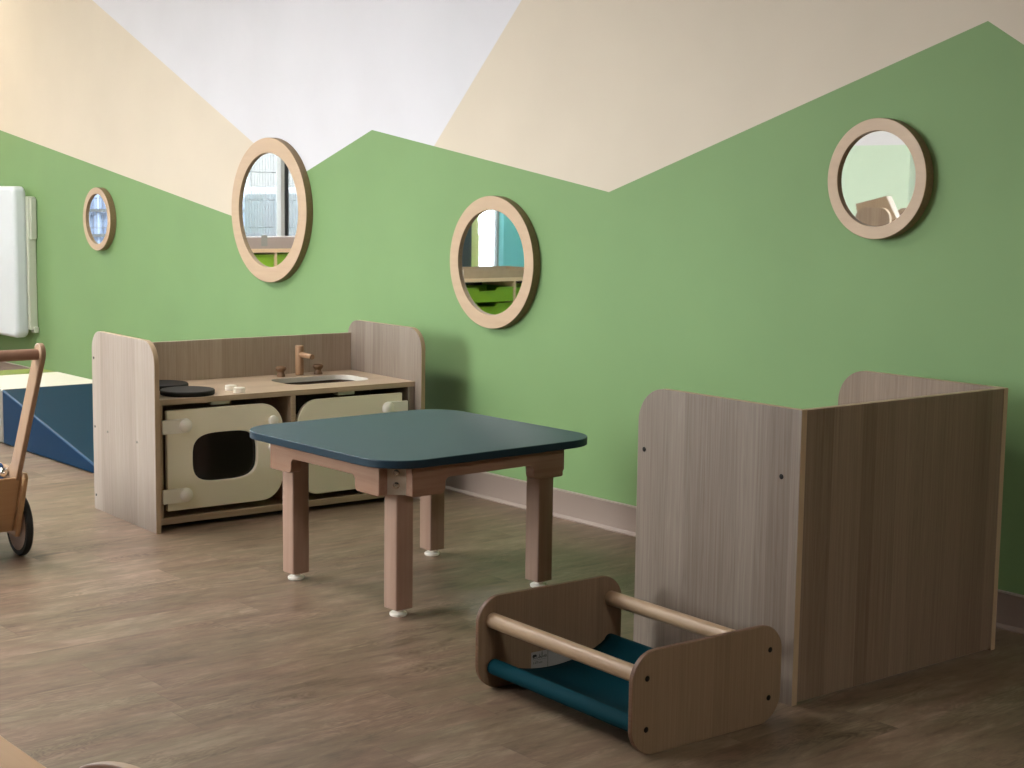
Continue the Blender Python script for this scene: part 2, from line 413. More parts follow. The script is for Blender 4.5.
def window(name, axis, w, u0, u1, v0, v1, mull_u, mull_v, t=.05, m=None, depth=.07):
    m = m or M['fwhite']
    e = bpy.data.objects.new(name, None); C.objects.link(e); e['kind'] = 'structure'
    def bx(bm, a, b, c, d, dd=depth):
        if axis == 'y': box(bm, a, b, w-dd/2, w+dd/2, c, d)
        else: box(bm, w-dd/2, w+dd/2, a, b, c, d)
    bm = bmesh.new()
    bx(bm, u0, u0+t, v0, v1); bx(bm, u1-t, u1, v0, v1); bx(bm, u0+t, u1-t, v0, v0+t); bx(bm, u0+t, u1-t, v1-t, v1)
    for x in mull_u: bx(bm, x-t/2, x+t/2, v0+t, v1-t, depth*.9)
    for z in mull_v: bx(bm, u0+t, u1-t, z-t/2, z+t/2, depth*.8)
    obj('window_frame', bm, m, e)
    bm = bmesh.new(); bx(bm, u0+t*.5, u1-t*.5, v0+t*.5, v1-t*.5, .006)
    obj('window_pane', bm, M['glass'], e)
    return e
window('window_1', 'y', YN-.1, OW[0], OW[1], OW[2], OW[3], [-5.15], [])
w2 = window('window_2', 'x', XL-.1, EW[0][0], EW[0][1], EW[0][2], EW[0][3], [-3.17, -2.0], [], t=.055)
window('window_3', 'x', XL-.1, EW[1][0], EW[1][1], EW[1][2], EW[1][3], [], [], t=.02)
bm = bmesh.new(); box(bm, XL-.03, XL+.03, -3.16, -3.085, .6, 2.1); obj('window_post', bm, M['fwhite'], w2)
bm = bmesh.new(); box(bm, XL-.03, XL+.035, -3.155, -3.12, .6, 2.1); obj('window_seal', bm, M['rubber'], w2)
# wire safety mesh on the outside of the window band
bm = bmesh.new()
y = -3.97
while y < -1.05:
    cyl(bm, (XL-.17, y, .62), (XL-.17, y, 2.08), .0022, n=5); y += .026
for z in (.86, 1.085, 1.31, 1.535, 1.76, 1.985): cyl(bm, (XL-.172, -3.98, z), (XL-.172, -1.03, z), .003, n=5)
obj('wire_mesh', bm, M['wire'], w2)

# outside, seen only in the mirrors
struct(obj('ground', B(-40, 30, -40, 20, -.4, -.12), M['asphalt'], smooth=False))
fence = thing('corrugated_fence', 'grey-blue corrugated fence outside, seen in the smallest wall mirror', 'fence', (-14.2, -2.3, -.12))
bm = bmesh.new(); pts = []
for i in range(145):
    yy = -2.32+2.72*i/144; pts.append((.03*math.sin(i*PI/3), yy))
outl = pts+[(p[0]-.01, p[1]) for p in pts[::-1]]
prism(bm, outl, 'z', 0, 2.3); obj('corrugated_sheet', bm, M['greyblue'], fence)
for z in (.83, 1.07, 1.6):
    bm = bmesh.new(); box(bm, .02, .05, -2.32, .4, z-.014, z+.014); obj('rail', bm, M['wire'], fence)
bl = thing('apartment_building', 'pale blue-white building across the street, seen in the largest mirror', 'building', (-19, -7.5, -.12))
obj('wall', B(-4, 0, -3.4, 2.6, 0, 5.2), M['bldg'], bl)
for yy in (-2.6, -.9, .8):
    for z in (1.2, 2.6):
        bm = bmesh.new(); box(bm, -.02, .04, yy, yy+1.0, z, z+1.1); f_ = obj('window', bm, M['frame'], bl)
        bm = bmesh.new(); box(bm, .04, .05, yy+.08, yy+.92, z+.08, z+1.02); obj('pane', bm, M['dark'], f_)
car = thing('parked_car', 'dark car parked outside the window, seen in the largest mirror', 'car', (-15.2, -5.5, -.12))
bm = bmesh.new(); prism(bm, [(-1.9, .3), (1.9, .3), (1.95, .75), (1.2, .86), (.75, 1.3), (-1.0, 1.34), (-1.75, .9), (-1.95, .8)], 'x', -.8, .8); obj('body', bm, M['cablack'], car, bevel=.06)
for s in (-1.15, 1.2):
    for x0 in (-.82, .66):
        bm = bmesh.new(); cyl(bm, (x0, s, .32), (x0+.18, s, .32), .32); obj('wheel', bm, M['rubber'], car)

# ------------------------------------------------------------------ wall mirrors
def wall_mirror(x, z, r, label):
    t = thing('wall_mirror', label, 'mirror', (x, 0, z), 0, 'round wooden mirrors on the green wall')
    bm = bmesh.new()
    plate_hole(bm, circle(0, 0, r, 128), circle(0, 0, r*.79, 128), 'y', -.035, -.0005, 0, 1, 1)
    obj('frame', bm, [M['maple'], M['plyside']], t, bevel=.002)
    bm = bmesh.new(); cyl(bm, (0, -.0245, 0), (0, -.019, 0), r*.79+.0004, n=128)
    obj('mirror_glass', bm, M['mirror'], t)
    bm = bmesh.new(); cyl(bm, (0, -.019, 0), (0, -.002, 0), r*.79+.0003, n=128)
    obj('backing', bm, M['plyside'], t)
wall_mirror(-7.8189, .9939, .1674, 'smallest round wooden mirror, on the green wall beside the white wall panel')
wall_mirror(-6.0669, 1.0682, .3216, 'largest round wooden mirror, over the join of cream, white and green paint')
wall_mirror(-4.4851, .901, .2457, 'round wooden mirror on the green wall above the blue table, reflecting green trays')
wall_mirror(-2.7556, 1.21, .171, 'round wooden mirror high on the green wall above the tall three-sided panel')

# ------------------------------------------------------------------ play kitchen
def bolt(bm, p, axis, r, h=.0012, n=16):
    lathe(bm, [(r, -.002), (r, h*.6), (r*.8, h)], p, axis, n)
KD, KH, KW, TH = .529, .6494, 1.0884, .018
kit = thing('play_kitchen', 'wooden toy kitchen with sink and black hobs standing against the green wall', 'play kitchen', (-4.7036, -1.2917, 0), math.radians(-2.5869))
side = rrect(-KD, 0, 0, KH, (.002, .002, .08, .07), 14)
for y0, y1, nm in ((0, TH, 'l'), (KW-TH, KW, 'r')):
    bm = bmesh.new(); prism(bm, side, 'y', y0, y1, 0, 1)
    sp = obj('side_panel', bm, [M['lam_lit'] if nm == 'l' else M['lam2'], M['edge']], kit, bevel=.0012)
    for z in (.551, .302, .052):
        bm = bmesh.new(); bolt(bm, (-.511, y0 if nm == 'l' else y1, z), (0, -1 if nm == 'l' else 1, 0), .0048); obj('screw', bm, M['hole'], sp)
    for a, z in ((-.397, .2973), (-.147, .2943)):
        bm = bmesh.new(); bolt(bm, (a, y0 if nm == 'l' else y1, z), (0, -1 if nm == 'l' else 1, 0), .0042, .003); obj('shelf_pin', bm, M['pin'], sp)
FR = -.043                                  # front plane of the cupboard
b = B(-.522, -.504, TH, KW-TH, .02, .5965); obj('back_panel', b, [M['lam_lift']], kit, bevel=.001)
CT, CB = .4478, .4288
bm = bmesh.new()
hole = rrect(-.384, -.172, .622, .972, .062, 10)
plate_hole(bm, rrect(-.504, FR, TH, KW-TH, .0), hole, 'z', CB, CT, 0, 0, 1)
obj('countertop', bm, [M['lamtop'], M['sinkw']], kit, bevel=.0008)
bm = bmesh.new()                            # bowl under the hole
ho = rrect(-.392, -.164, .614, .980, .07, 10); hi_ = rrect(-.379, -.177, .627, .967, .06, 10)
plate_hole(bm, ho, hi_, 'z', CB-.09, CB-.0005); prism(bm, hi_, 'z', CB-.09, CB-.082)
obj('sink_bowl', bm, M['sinkd'], kit)
bm = bmesh.new(); box(bm, -.504, FR, TH, KW-TH, .0175, .0405); obj('bottom_shelf', bm, M['lamtop'], kit, bevel=.001)
bm = bmesh.new(); box(bm, -.504, FR, .540, .559, .0405, CB); obj('divider', bm, [M['lamtop']], kit, bevel=.0008)
bm = bmesh.new(); box(bm, -.504, FR, KW-TH-.028, KW-TH, .0405, CB); obj('carcass_side', bm, M['lam2'], kit, bevel=.0008)
bm = bmesh.new(); box(bm, -.504, FR, TH, TH+.029, .0405, CB); obj('carcass_side', bm, M['edge'], kit, bevel=.0008)

def cupboard_door(y0, y1, hinge_low, windowed):
    """door in the front plane; hinge_low: hinge on the low-y side"""
    z0, z1, R = .0625, .4085, .085
    r = (.003, R, R, .003) if hinge_low else (R, .003, .003, R)
    out = rrect(y0, y1, z0, z1, r, 14)
    bm = bmesh.new()
    if windowed:
        c, hw, hh = (.2815, .2365), .1245, .0855
        inn = []
        for i in range(72):
            a = 2*PI*i/72; ca, sa = math.cos(a), math.sin(a); e = 2/3.4
            inn.append((c[0]+hw*math.copysign(abs(ca)**e, ca), c[1]+hh*math.copysign(abs(sa)**e, sa)))
        plate_hole(bm, out, inn, 'x', FR-.018, FR, 0, 0, 0)
        d = obj('door', bm, M['door'], kit, bevel=.002)
        bm = bmesh.new(); prism(bm, [(c[0]+(p[0]-c[0])*1.12, c[1]+(p[1]-c[1])*1.12) for p in inn], 'x', FR-.024, FR-.0185); obj('oven_window', bm, M['dark'], d, label='dark oven window')
    else:
        prism(bm, out, 'x', FR-.018, FR); d = obj('door', bm, M['door'], kit, bevel=.002)
    ya = y0 if hinge_low else y1; s = 1 if hinge_low else -1
    for zz in (.3545, .1145):
        bm = bmesh.new()
        pts = rrect(min(ya-s*.020, ya+s*.07), max(ya-s*.020, ya+s*.07), zz-.0245, zz+.0245, .003, 3)
        prism(bm, pts, 'x', FR+.0005, FR+.009)
        h = obj('hinge', bm, M['plastic'], d, bevel=.001)
        bm = bmesh.new(); lathe(bm, dome(.0255, 0, .018, 7), (FR+.003, ya+s*.0655, zz), (1, 0, 0), 28); obj('hinge_cap', bm, M['plastic'], h)
    yk = y1-.047 if hinge_low else y0+.047
    for zz in ((.3475, .2525) if hinge_low else ()):
        bm = bmesh.new(); lathe(bm, [(.008, 0), (.008, .006), (.018, .010), (.0195, .015), (.0185, .021), (.013, .024), (0, .0245)], (FR, yk, zz), (1, 0, 0), 24)
        obj('knob', bm, M['plastic'], d)
    ym = (y0+y1)/2-.012 if hinge_low else (y0+y1)/2-.01
    bm = bmesh.new(); box(bm, FR-.05, FR-.018, ym-.035, ym+.035, .4145, CB-.0005); obj('door_catch', bm, M['panelcream'], kit, bevel=.0015)
cupboard_door(.0625, .507, True, True)
cupboard_door(.5675, 1.014, False, False)
for a in (-.142, -.352):
    bm = bmesh.new(); lathe(bm, [(.0925, 0), (.094, .004), (.094, .0145), (.0915, .017), (0, .017)], (a, .187, CT+.0002), (0, 0, 1), 64)
    obj('hob_plate', bm, M['black'], kit)
for a, y in ((-.160, .3625), (-.0872, .3585)):
    bm = bmesh.new(); lathe(bm, [(.0205, 0), (.0205, .007), (.0196, .0078), (.0205, .0086), (.0205, .0165), (.0188, .0184), (0, .0184)], (a, y, CT+.0002), (0, 0, 1), 28)
    obj('hob_dial', bm, M['plastic'], kit)
bm = bmesh.new(); lathe(bm, [(.0165, 0), (.0165, .112), (.0145, .1145), (0, .1145)], (-.449, .8055, CT), (0, 0, 1), 28); fa = obj('faucet', bm, M['faucet'], kit)
bm = bmesh.new(); cyl(bm, (-.436, .806, CT+.080), (-.362, .811, CT+.0770), .0105, .0105, 24); obj('spout', bm, M['faucet'], fa)
for y in (.7164, .8797):
    bm = bmesh.new(); lathe(bm, [(.0165, 0), (.0165, .004), (.0135, .012), (.0130, .018), (.0195, .026), (.0215, .031), (.0195, .0365), (.012, .040), (0, .041)], (-.4355, y, CT), (0, 0, 1), 28)
    obj('tap_knob', bm, M['brass'], kit)

# ------------------------------------------------------------------ blue play table
tab = thing('play_table', 'low square table with rounded blue-green top and beech legs', 'table', (-3.6465, -.9830, 0), math.radians(.7624))
HT, TZ = .3895, .4537
bm = bmesh.new(); prism(bm, rrect(-HT, HT, -HT, HT, .125, 16), 'z', TZ-.0225, TZ, 0, 1)
obj('tabletop', bm, [M['tabletop'], M['tableedge']], tab, bevel=.0022)
AP, AL, AT = .337, .273, .036
def apron_outline():
    zt, zm, zb, e = TZ-.0228, .386, .3425, .113
    pts = [(-AL, zt), (-AL, zb+.004), (-AL+.004, zb)]
    r = .016
    def fil(cx, cz, a0, a1): return [(cx+r*math.cos(a0+(a1-a0)*i/6), cz+r*math.sin(a0+(a1-a0)*i/6)) for i in range(7)]
    pts += fil(-AL+e-r, zb+r, -PI/2, 0)
    pts += fil(-AL+e+r, zm-r, PI, PI/2)
    pts += fil(AL-e-r, zm-r, PI/2, 0)
    pts += fil(AL-e+r, zb+r, PI, 1.5*PI)
    pts += [(AL-.004, zb), (AL, zb+.004), (AL, zt)]
    return pts
for ax, s in (('y', -1), ('y', 1), ('x', 1), ('x', -1)):
    bm = bmesh.new(); w0, w1 = sorted((s*AP, s*(AP-AT))); prism(bm, apron_outline(), ax, w0, w1)
    obj('apron', bm, M['beechx'] if ax == 'y' else M['beechy'], tab, bevel=.002)
LG, LW = .2572, .0292
for sx in (-1, 1):
    for sy in (-1, 1):
        cx, cy = sx*LG-.002, sy*LG
        bm = bmesh.new(); prism(bm, rrect(cx-LW, cx+LW, cy-LW, cy+LW, .005, 3), 'z', .0215, TZ-.0230)
        # the leg head sits between the rails
        lg = obj('leg', bm, M['beech'], tab, bevel=.003)
        bm = bmesh.new(); lathe(bm, [(.0230, 0), (.0245, .003), (.0245, .0072), (.0215, .0098), (.0150, .0108), (.0140, .0150), (.0140, .0180), (.010, .0215)], (cx, cy, .0005), (0, 0, 1), 28)
        obj('foot_glide', bm, M['plastic'], lg)
        # steel corner plate across the gap between the rails
        n = Vector((sx, sy, 0)).normalized(); u = Vector((-sy, sx, 0)).normalized()
        c0 = Vector((sx*.2895-.001, sy*.2895, .3875))
        bm = bmesh.new(); vs = box(bm, -.027, .027, 0, .003, -.0425, .042)
        Mx = Matrix.Translation(c0) @ Matrix(((u.x, n.x, 0, 0), (u.y, n.y, 0, 0), (0, 0, 1, 0), (0, 0, 0, 1)))
        bmesh.ops.transform(bm, matrix=Mx, verts=bm.verts)
        pl = obj('corner_plate', bm, M['plate'], tab, bevel=.0008)
        for dz in (.0185, -.0155):
            bm = bmesh.new(); lathe(bm, [(.0085, 0), (.0092, .002), (.0085, .0055), (.0060, .0078), (.0040, .0080), (.0038, .0040), (0, .0038)], c0+n*.003+Vector((0, 0, dz)), n, 24)
            obj('bolt', bm, M['steel'], pl)

# ------------------------------------------------------------------ three-sided play panel
ND, NH, NW = .5350, .6822, .7763
nook = thing('play_stand', 'tall three-sided wooden screen with rounded rear corners beside the green wall', 'play stand', (-2.2173, -.976, 0), math.radians(-1.875))
side = rrect(-ND, 0, 0, NH, (.002, .001, .001, .09), 16)
for y0, y1, s in ((0, TH, -1), (NW-TH, NW, 1)):
    bm = bmesh.new(); prism(bm, side, 'y', y0, y1, 0, 1)
    sp = obj('side_panel', bm, [M['lam2'] if s < 0 else M['lam'], M['edge']], nook, bevel=.001)
    for a in (-.511, -.0545):
        bm = bmesh.new(); bolt(bm, (a, y0 if s < 0 else y1, .5243), (0, s, 0), .0062, .001); obj('bolt', bm, M['hole'], sp)
bm = bmesh.new(); box(bm, -.0195, -.0015, TH, NW-TH, .0055, NH-.0008)
for f in bm.faces:
    if abs(f.calc_center_median().z-(NH-.0008)) < 1e-4: f.material_index = 1
obj('front_panel', bm, [M['lam'], M['edge']], nook, bevel=.001)

obj('counter_board', B(-.515, -.0195, TH, NW-TH, .515, .533), M['lamtop'], nook, bevel=.001)

# ------------------------------------------------------------------ doll cradle
cr = thing('doll_cradle', 'low wooden doll cradle with two rails and a teal fabric sling', 'doll cradle', (-2.198, -1.4925, 0), math.radians(-2.75))
CW_, CH, B0, B1 = .550, .2225, -.007, .424
csh = []
hw, hh, cy0, cz0 = (B1-B0)/2, CH/2, (B0+B1)/2, CH/2
csh = rrect(B0, B1, 0, CH, .058, 14)
# slightly bowed ends
csh = [(y + (0.006*(1-((z-cz0)/hh)**2))*(1 if y > cy0 else -1)*(abs(y-cy0)/hw)**6, z) for y, z in csh]
RB = (.0283, .391); ZT, ZB = .1652, .0563
for x0, x1, s in ((-.012, 0, 1), (-CW_-.0, -CW_+.012, -1)):
    bm = bmesh.new(); prism(bm, csh, 'x', x0, x1, 0, 1)
    sp = obj('end_panel', bm, [M['lamcr'], M['plyedge']], cr, bevel=.0015)
    for yb in RB:
        for zb in (ZT, ZB):
            bm = bmesh.new(); bolt(bm, (0 if s > 0 else -CW_, yb, zb), (s, 0, 0), .0062, .001, 20); obj('bolt_cap', bm, M['hole'], sp)
    if s < 0:
        xs = x1+.0006
        bm = bmesh.new(); prism(bm, rrect(.145, .276, .018, .0670, .002, 2), 'x', x1+.0001, xs); st = obj('sticker', bm, M['paper'], sp, label='pale rectangular maker label with black lettering')
        def stroke(bm, pts, w):
            for (a, b), (c, d) in zip(pts, pts[1:]):
                dx, dy = c-a, d-b; L = math.hypot(dx, dy) or 1; nx, ny = -dy/L*w/2, dx/L*w/2; ex, ey = dx/L*w/3, dy/L*w/3
                q = [(a-ex+nx, b-ey+ny), (c+ex+nx, d+ey+ny), (c+ex-nx, d+ey-ny), (a-ex-nx, b-ey-ny)]
                bm.faces.new([bm.verts.new((xs+.0002, u, v-(.0035 if v > .03 and u < .1945 else 0))) for u, v in q])
        bm = bmesh.new()
        stroke(bm, [(.1955, .0185), (.1955, .0665)], .0012)
        stroke(bm, [(.150, .0595), (.1515, .0625), (.158, .0625), (.1605, .0600), (.150, .0595)], .0032)   # small animal-like mark
        stroke(bm, [(.152, .0590), (.1515, .0530), (.153, .0580), (.1565, .0535), (.1600, .0560), (.1635, .0535), (.166, .0570), (.1695, .0535), (.1705, .0640), (.1715, .0540), (.1735, .0575), (.176, .0535), (.1775, .0690), (.179, .0540), (.1815, .0580), (.1835, .0540), (.1865, .0565), (.188, .0605), (.1845, .0575), (.188, .0540), (.191, .0585), (.1925, .0535)], .0011)
        stroke(bm, [(.152, .0500), (.193, .0500)], .0005)
        for k, (u, h) in enumerate([(.152, .0045), (.157, .003), (.1595, .006), (.164, .0055), (.1685, .0025), (.1725, .003), (.1765, .003)]):
            stroke(bm, [(u, .041), (u, .041+h), (u+.0022, .041+h*.6)], .0009)
        obj('lettering', bm, M['ink'], st, smooth=False)
for yb in RB:
    bm = bmesh.new(); cyl(bm, (-CW_+.012, yb, ZT), (-.012, yb, ZT), .0182, n=36); obj('rail', bm, M['mapley'], cr)
    bm = bmesh.new(); cyl(bm, (-CW_+.012, yb, ZB), (-.012, yb, ZB), .0135, n=28); obj('sling_bar', bm, M['mapley'], cr)
# the sling: wraps each lower bar, sags between
R_ = .0174
def sling_path(sag):
    p = []
    for i in range(17):                      # round the near bar, from its inner underside over the top
        a = math.radians(-20-i*20); p.append((RB[0]+R_*math.cos(a), ZB+R_*math.sin(a)))
    y0_, y1_ = RB[0]+R_*.75, RB[1]-R_*.75
    for i in range(1, 24):
        u = i/24; y = y0_+(y1_-y0_)*u
        p.append((y, ZB+.008-sag*(4*u*(1-u))**.8))
    for i in range(17):
        a = math.radians(160-i*20); p.append((RB[1]+R_*math.cos(a), ZB+R_*math.sin(a)))
    return p
bm = bmesh.new(); xs_ = [-CW_+.0165+i*(CW_-.033)/28 for i in range(29)]
rows = []
for i, x in enumerate(xs_):
    u = i/28; pth = sling_path(.040+.010*math.sin(PI*u))
    rows.append([bm.verts.new((x+.0035*math.sin(k*.12)*(1 if i in (0, 28) else 0), y, max(.0035, z))) for k, (y, z) in enumerate(pth)])
for A, Bq in zip(rows, rows[1:]):
    for k in range(len(A)-1): bm.faces.new([A[k], A[k+1], Bq[k+1], Bq[k]])
sl = obj('fabric_sling', bm, M['sling'], cr)
so = sl.modifiers.new('Solid', 'SOLIDIFY'); so.thickness = .0022; so.offset = 0

# ------------------------------------------------------------------ push cart (mostly outside the frame)
ev, dv = Vector((.045, .999, 0)).normalized(), Vector((.999, -.045, 0)).normalized()
cart = thing('push_cart', 'wooden toddler push cart with raised handle and black-tyred wheels', 'push cart', (-4.700, -1.773, 0), math.atan2(dv.y, dv.x))
# local x = rolling direction (+ towards the handle), local y = axle direction (0 = middle of the visible wheel)
WB = -.40
for yw in (.0, WB):
    for xw in (.015, -.33):
        bm = bmesh.new(); s = 1 if yw == 0 else -1
        cyl(bm, (xw, yw-.010, .0995), (xw, yw+.010, .0995), .0825, n=48); wh = obj('wheel', bm, M['wheel'], cart)
        bm = bmesh.new(); lathe(bm, [(.082, -.0105), (.096, -.0105), (.0995, -.006), (.0995, .006), (.096, .0105), (.082, .0105)], (xw, yw, .0995), (0, 1, 0), 56, closed=True); obj('tyre', bm, M['rubber'], wh)
        bm = bmesh.new(); lathe(bm, dome(.011, 0, .006), (xw, yw+s*.010, .0995), (0, s, 0), 18); obj('axle_cap', bm, M['cartwood'], wh)
plank = [(.060, .068), (.1475, .268), (.140, .283), (-.43, .283), (-.437, .268), (-.37, .068)]
for y0 in (-.030, WB+.014):
    bm = bmesh.new(); prism(bm, plank, 'y', y0, y0+.016); obj('side_board', bm, M['cartwood'], cart, bevel=.004)
for xt, xb, sg in ((.126, .045, 1), (-.416, -.350, -1)):
    bm = bmesh.new(); q = [(xb, .085), (xb-sg*.015, .085), (xt-sg*.015, .268), (xt, .268)]; prism(bm, q, 'y', WB+.030, -.030); obj('end_board', bm, M['cartwood'], cart, bevel=.004)
bm = bmesh.new(); box(bm, -.340, .030, WB+.030, -.030, .085, .097); obj('bottom_board', bm, M['cartwood'], cart)
for y0 in (-.0465, WB+.030):
    # arm: leaning strip, widening to a brace at the foot
    bm = bmesh.new()
    p0, p1 = Vector((.024, .150)), Vector((.332, .672)); dd = (p1-p0).normalized(); nn = Vector((dd.y, -dd.x)); w = .029
    pts = [p0+nn*w, ]
    for i in range(9):
        a = PI/2-PI*i/8; pts.append(p1+nn*w*math.sin(a)+dd*w*math.cos(a))
    pts += [p0+dd*.17-nn*w, p0+dd*.13-nn*(w+.02), p0+dd*.10-nn*(w+.055), p0-nn*(w+.06)]
    prism(bm, [(p.x, p.y) for p in pts], 'y', y0, y0+.0165); obj('handle_arm', bm, M['cartarm'], cart, bevel=.003)
bm = bmesh.new(); cyl(bm, (.330, WB+.046, .668), (.330, -.0465, .668), .0165, n=32); obj('handle_bar', bm, M['beechy'], cart, label='darker round handle bar')
toy = thing('soft_toy', 'blue cloth toy with a grey button lying inside the wooden push cart', 'toy', cart.matrix_basis @ Vector((.020, -.112, .0985)), math.atan2(dv.y, dv.x))
bm = bmesh.new(); prism(bm, rrect(-.10, .015, 0, .205, .02, 6), 'y', -.1, .062)
for v in bm.verts: v.co.x += .16*(v.co.z-.1)*.5
obj('body', bm, M['bluetoy'], toy, bevel=.015, segs=4)
bm = bmesh.new(); lathe(bm, dome(.016, 0, .012), (.036, .050, .178), (.8, -.2, .5), 20); obj('button', bm, M['steel'], toy)

# ------------------------------------------------------------------ foam blocks
FY0, FY1, FZ = -.980, -.478, .250
def foam(name, label, pts, mats, face=None, seam=True, loc=(0, 0, 0)):
    t = thing(name, label, 'foam block', loc, 0, 'soft play foam blocks along the wall')
    bm = bmesh.new(); prism(bm, pts, 'y', FY0, FY1)
    if face:
        bm.normal_update()
        for f in bm.faces:
            f.material_index = face(f)
    bd = obj('cover', bm, mats, t, bevel=.010, segs=3)
    return t, bd
ra, bd = foam('foam_ramp', 'blue foam wedge ramp with a teal slope beside the toy kitchen', [(-6.795, .004), (-5.735, .004), (-5.735, .016), (-6.795, FZ)], [M['blue'], M['tealv']], lambda f: 1 if abs(f.normal.y) < .5 and f.calc_center_median().z > .06 and f.calc_center_median().x > -6.73 else 0)
bm = bmesh.new(); cyl(bm, (-6.785, FY0+.004, FZ-.006), (-5.74, FY0+.004, .013), .0055, n=8); obj('seam_piping', bm, M['seam'], ra)
wb_, bd = foam('foam_block', 'white-topped foam block standing behind the blue ramp', [(-7.330, .004), (-6.801, .004), (-6.801, FZ), (-7.330, FZ)], [M['whitev'], M['greyv']], lambda f: 0 if f.calc_center_median().z > FZ-.01 else 1)
bm = bmesh.new(); box(bm, -6.830, -6.812, FY0-.004, FY0-.0005, .085, .115); obj('fabric_tag', bm, M['paper'], wb_, label='small white tag')
foam('foam_block', 'lime green foam block beyond the white-topped block', [(-7.55, .004), (-7.336, .004), (-7.336, FZ-.002), (-7.55, FZ-.002)], [M['limev']])

# ------------------------------------------------------------------ white wall unit at the left
wp = thing('wall_panel', 'white rounded plastic panel hung on the green wall at left', 'wall panel', (-9.226, 0, 0))
bm = bmesh.new(); prism(bm, rrect(-.55, .515, .288, 1.163, .045, 8), 'y', -.125, -.045); obj('panel_shell', bm, M['panel'], wp, bevel=.022, segs=4)
bm = bmesh.new(); box(bm, -.50, .535, -.050, -.001, .335, 1.105); obj('wall_bracket', bm, M['panelcream'], wp, bevel=.006)
bm = bmesh.new(); box(bm, .48, .556, -.038, -.004, .86, 1.095); obj('bracket_cover', bm, M['panelcream'], wp, bevel=.004)
bm = bmesh.new(); box(bm, .50, .552, -.030, -.003, .318, .352); obj('bracket_foot', bm, M['panelcream'], wp, bevel=.004)

# ------------------------------------------------------------------ near table and chair, only their edges are in view
ft = thing('craft_table', 'pale maple table whose corner edge shows at bottom left', 'table', (-1.9, -3.25, 0))
bm = bmesh.new(); prism(bm, rrect(-.85, .85, -.314, .314, .03, 6), 'z', .428, .450); obj('tabletop', bm, M['tanmaple'], ft, bevel=.003)
for sx in (-.76, .76):
    for sy in (-.24, .24):
        bm = bmesh.new(); cyl(bm, (sx, sy, 0), (sx, sy, .428), .022, .026, 24); obj('leg', bm, M['beech'], ft)
ch = thing('child_chair', 'small wooden chair tucked behind the pale maple table', 'chair', (-1.665, -2.84, 0))
bm = bmesh.new(); top = []
for i in range(25):
    x = -.235+.47*i/24; e = max(0, abs(x)-.19)
    top.append((x, .4430-x*x/(2*.45)-(e*e)*22))
prism(bm, [(-.235, .26), (.235, .26)]+top[::-1], 'y', -.011, .005, 0, 1); obj('backrest', bm, [M['beechx'], M['maple']], ch, bevel=.003)
bm = bmesh.new(); prism(bm, rrect(-.17, .17, -.30, -.02, .03, 6), 'z', .235, .25); obj('seat', bm, M['beechx'], ch, bevel=.003)
for sx in (-.15, .15):
    for sy, h in ((-.27, .235), (-.024, .30)):
        bm = bmesh.new(); cyl(bm, (sx, sy, 0), (sx, sy, h), .013, n=20); obj('leg', bm, M['beech'], ch)

# ------------------------------------------------------------------ things seen in the mirrors
def drawer_unit(label, x, y0, y1, z_top, rows, depth, ztray):
    t = thing('drawer_unit', label, 'storage unit', (x, y0, 0))
    L = y1-y0; n = max(1, round(L/.60)); wc = (L-.02)/n
    obj('top_board', B(-depth, 0, 0, L, z_top-.03, z_top), M['shelfw'], t)
    obj('base_board', B(-depth, 0, 0, L, .0, .03), M['shelfw'], t)
    obj('back_board', B(-depth, -depth+.012, 0, L, .03, z_top-.03), M['dkshelf'], t)
    for i in range(n+1): obj('upright', B(-depth+.012, 0, i*wc, i*wc+.02, .03, z_top-.03), M['shelfw'], t)
    return t, n, wc
def tray_bm(w, d, h):
    """shallow plastic tray, front lip dipped in the middle"""
    bm = bmesh.new(); k = w*.30; s = .025; f0 = [(0, 0), (w, 0), (w, h), (w-k+.0, h), (w-k-s, h-.028), (k+s, h-.028), (k, h), (0, h)]
    prism(bm, f0, 'x', -.012, 0)
    box(bm, -d, -.012, 0, .006, 0, h); box(bm, -d, -.012, w-.006, w, 0, h); box(bm, -d, -.012, .006, w-.006, 0, .006); box(bm, -d, -d+.006, .006, w-.006, .006, h)
    bm2 = f0; 
    for a, b in (((0, h), (k, h)), ((w-k, h), (w, h)), ((k+s, h-.028), (w-k-s, h-.028))):
        box(bm, -.006, .012, a[0], b[0], a[1]-.006, a[1])
    return bm
def trays(base, n, wc, zs, h, labels, group):
    first = None
    for r, z in enumerate(zs):
        for i in range(n):
            if first is None:
                o = obj('storage_tray', tray_bm(wc-.03, .36, h), M['tray']); first = o
            else:
                o = first.copy(); C.objects.link(o)
            o.location = (base[0]-.006, base[1]+i*wc+.025, z)
            tag(o, labels(r, i), 'tray', group)
places = ['in the column nearer the lime trim', 'in the column nearer the teal wall']
du, n, wc = drawer_unit('low wooden drawer unit with lime trays, reflected in the mirror above the blue table', -10.2, -5.54, -4.33, .452, 2, .45, 0)
trays((-10.2, -5.54), n, wc, (.250, .115), .123, lambda r, i: ('upper' if r == 0 else 'lower')+' lime tray of the low drawer unit, '+places[::-1][i], 'lime trays of the low drawer unit')
tr = thing('wooden_tray', 'open wooden tray on the low drawer unit, reflected in the mirror above the blue table', 'tray', (-10.2, -4.38, .4525))
for a in ((-.42, -.01, -.012, 0), (-.42, -.01, -.80, -.788), (-.42, -.408, -.788, -.012), (-.022, -.01, -.788, -.012)):
    bm = bmesh.new(); box(bm, a[0], a[1], a[2], a[3], 0, .075); obj('rim', bm, M['maple'], tr)
obj('tray_floor', B(-.408, -.022, -.788, -.012, 0, .008), M['maple'], tr)
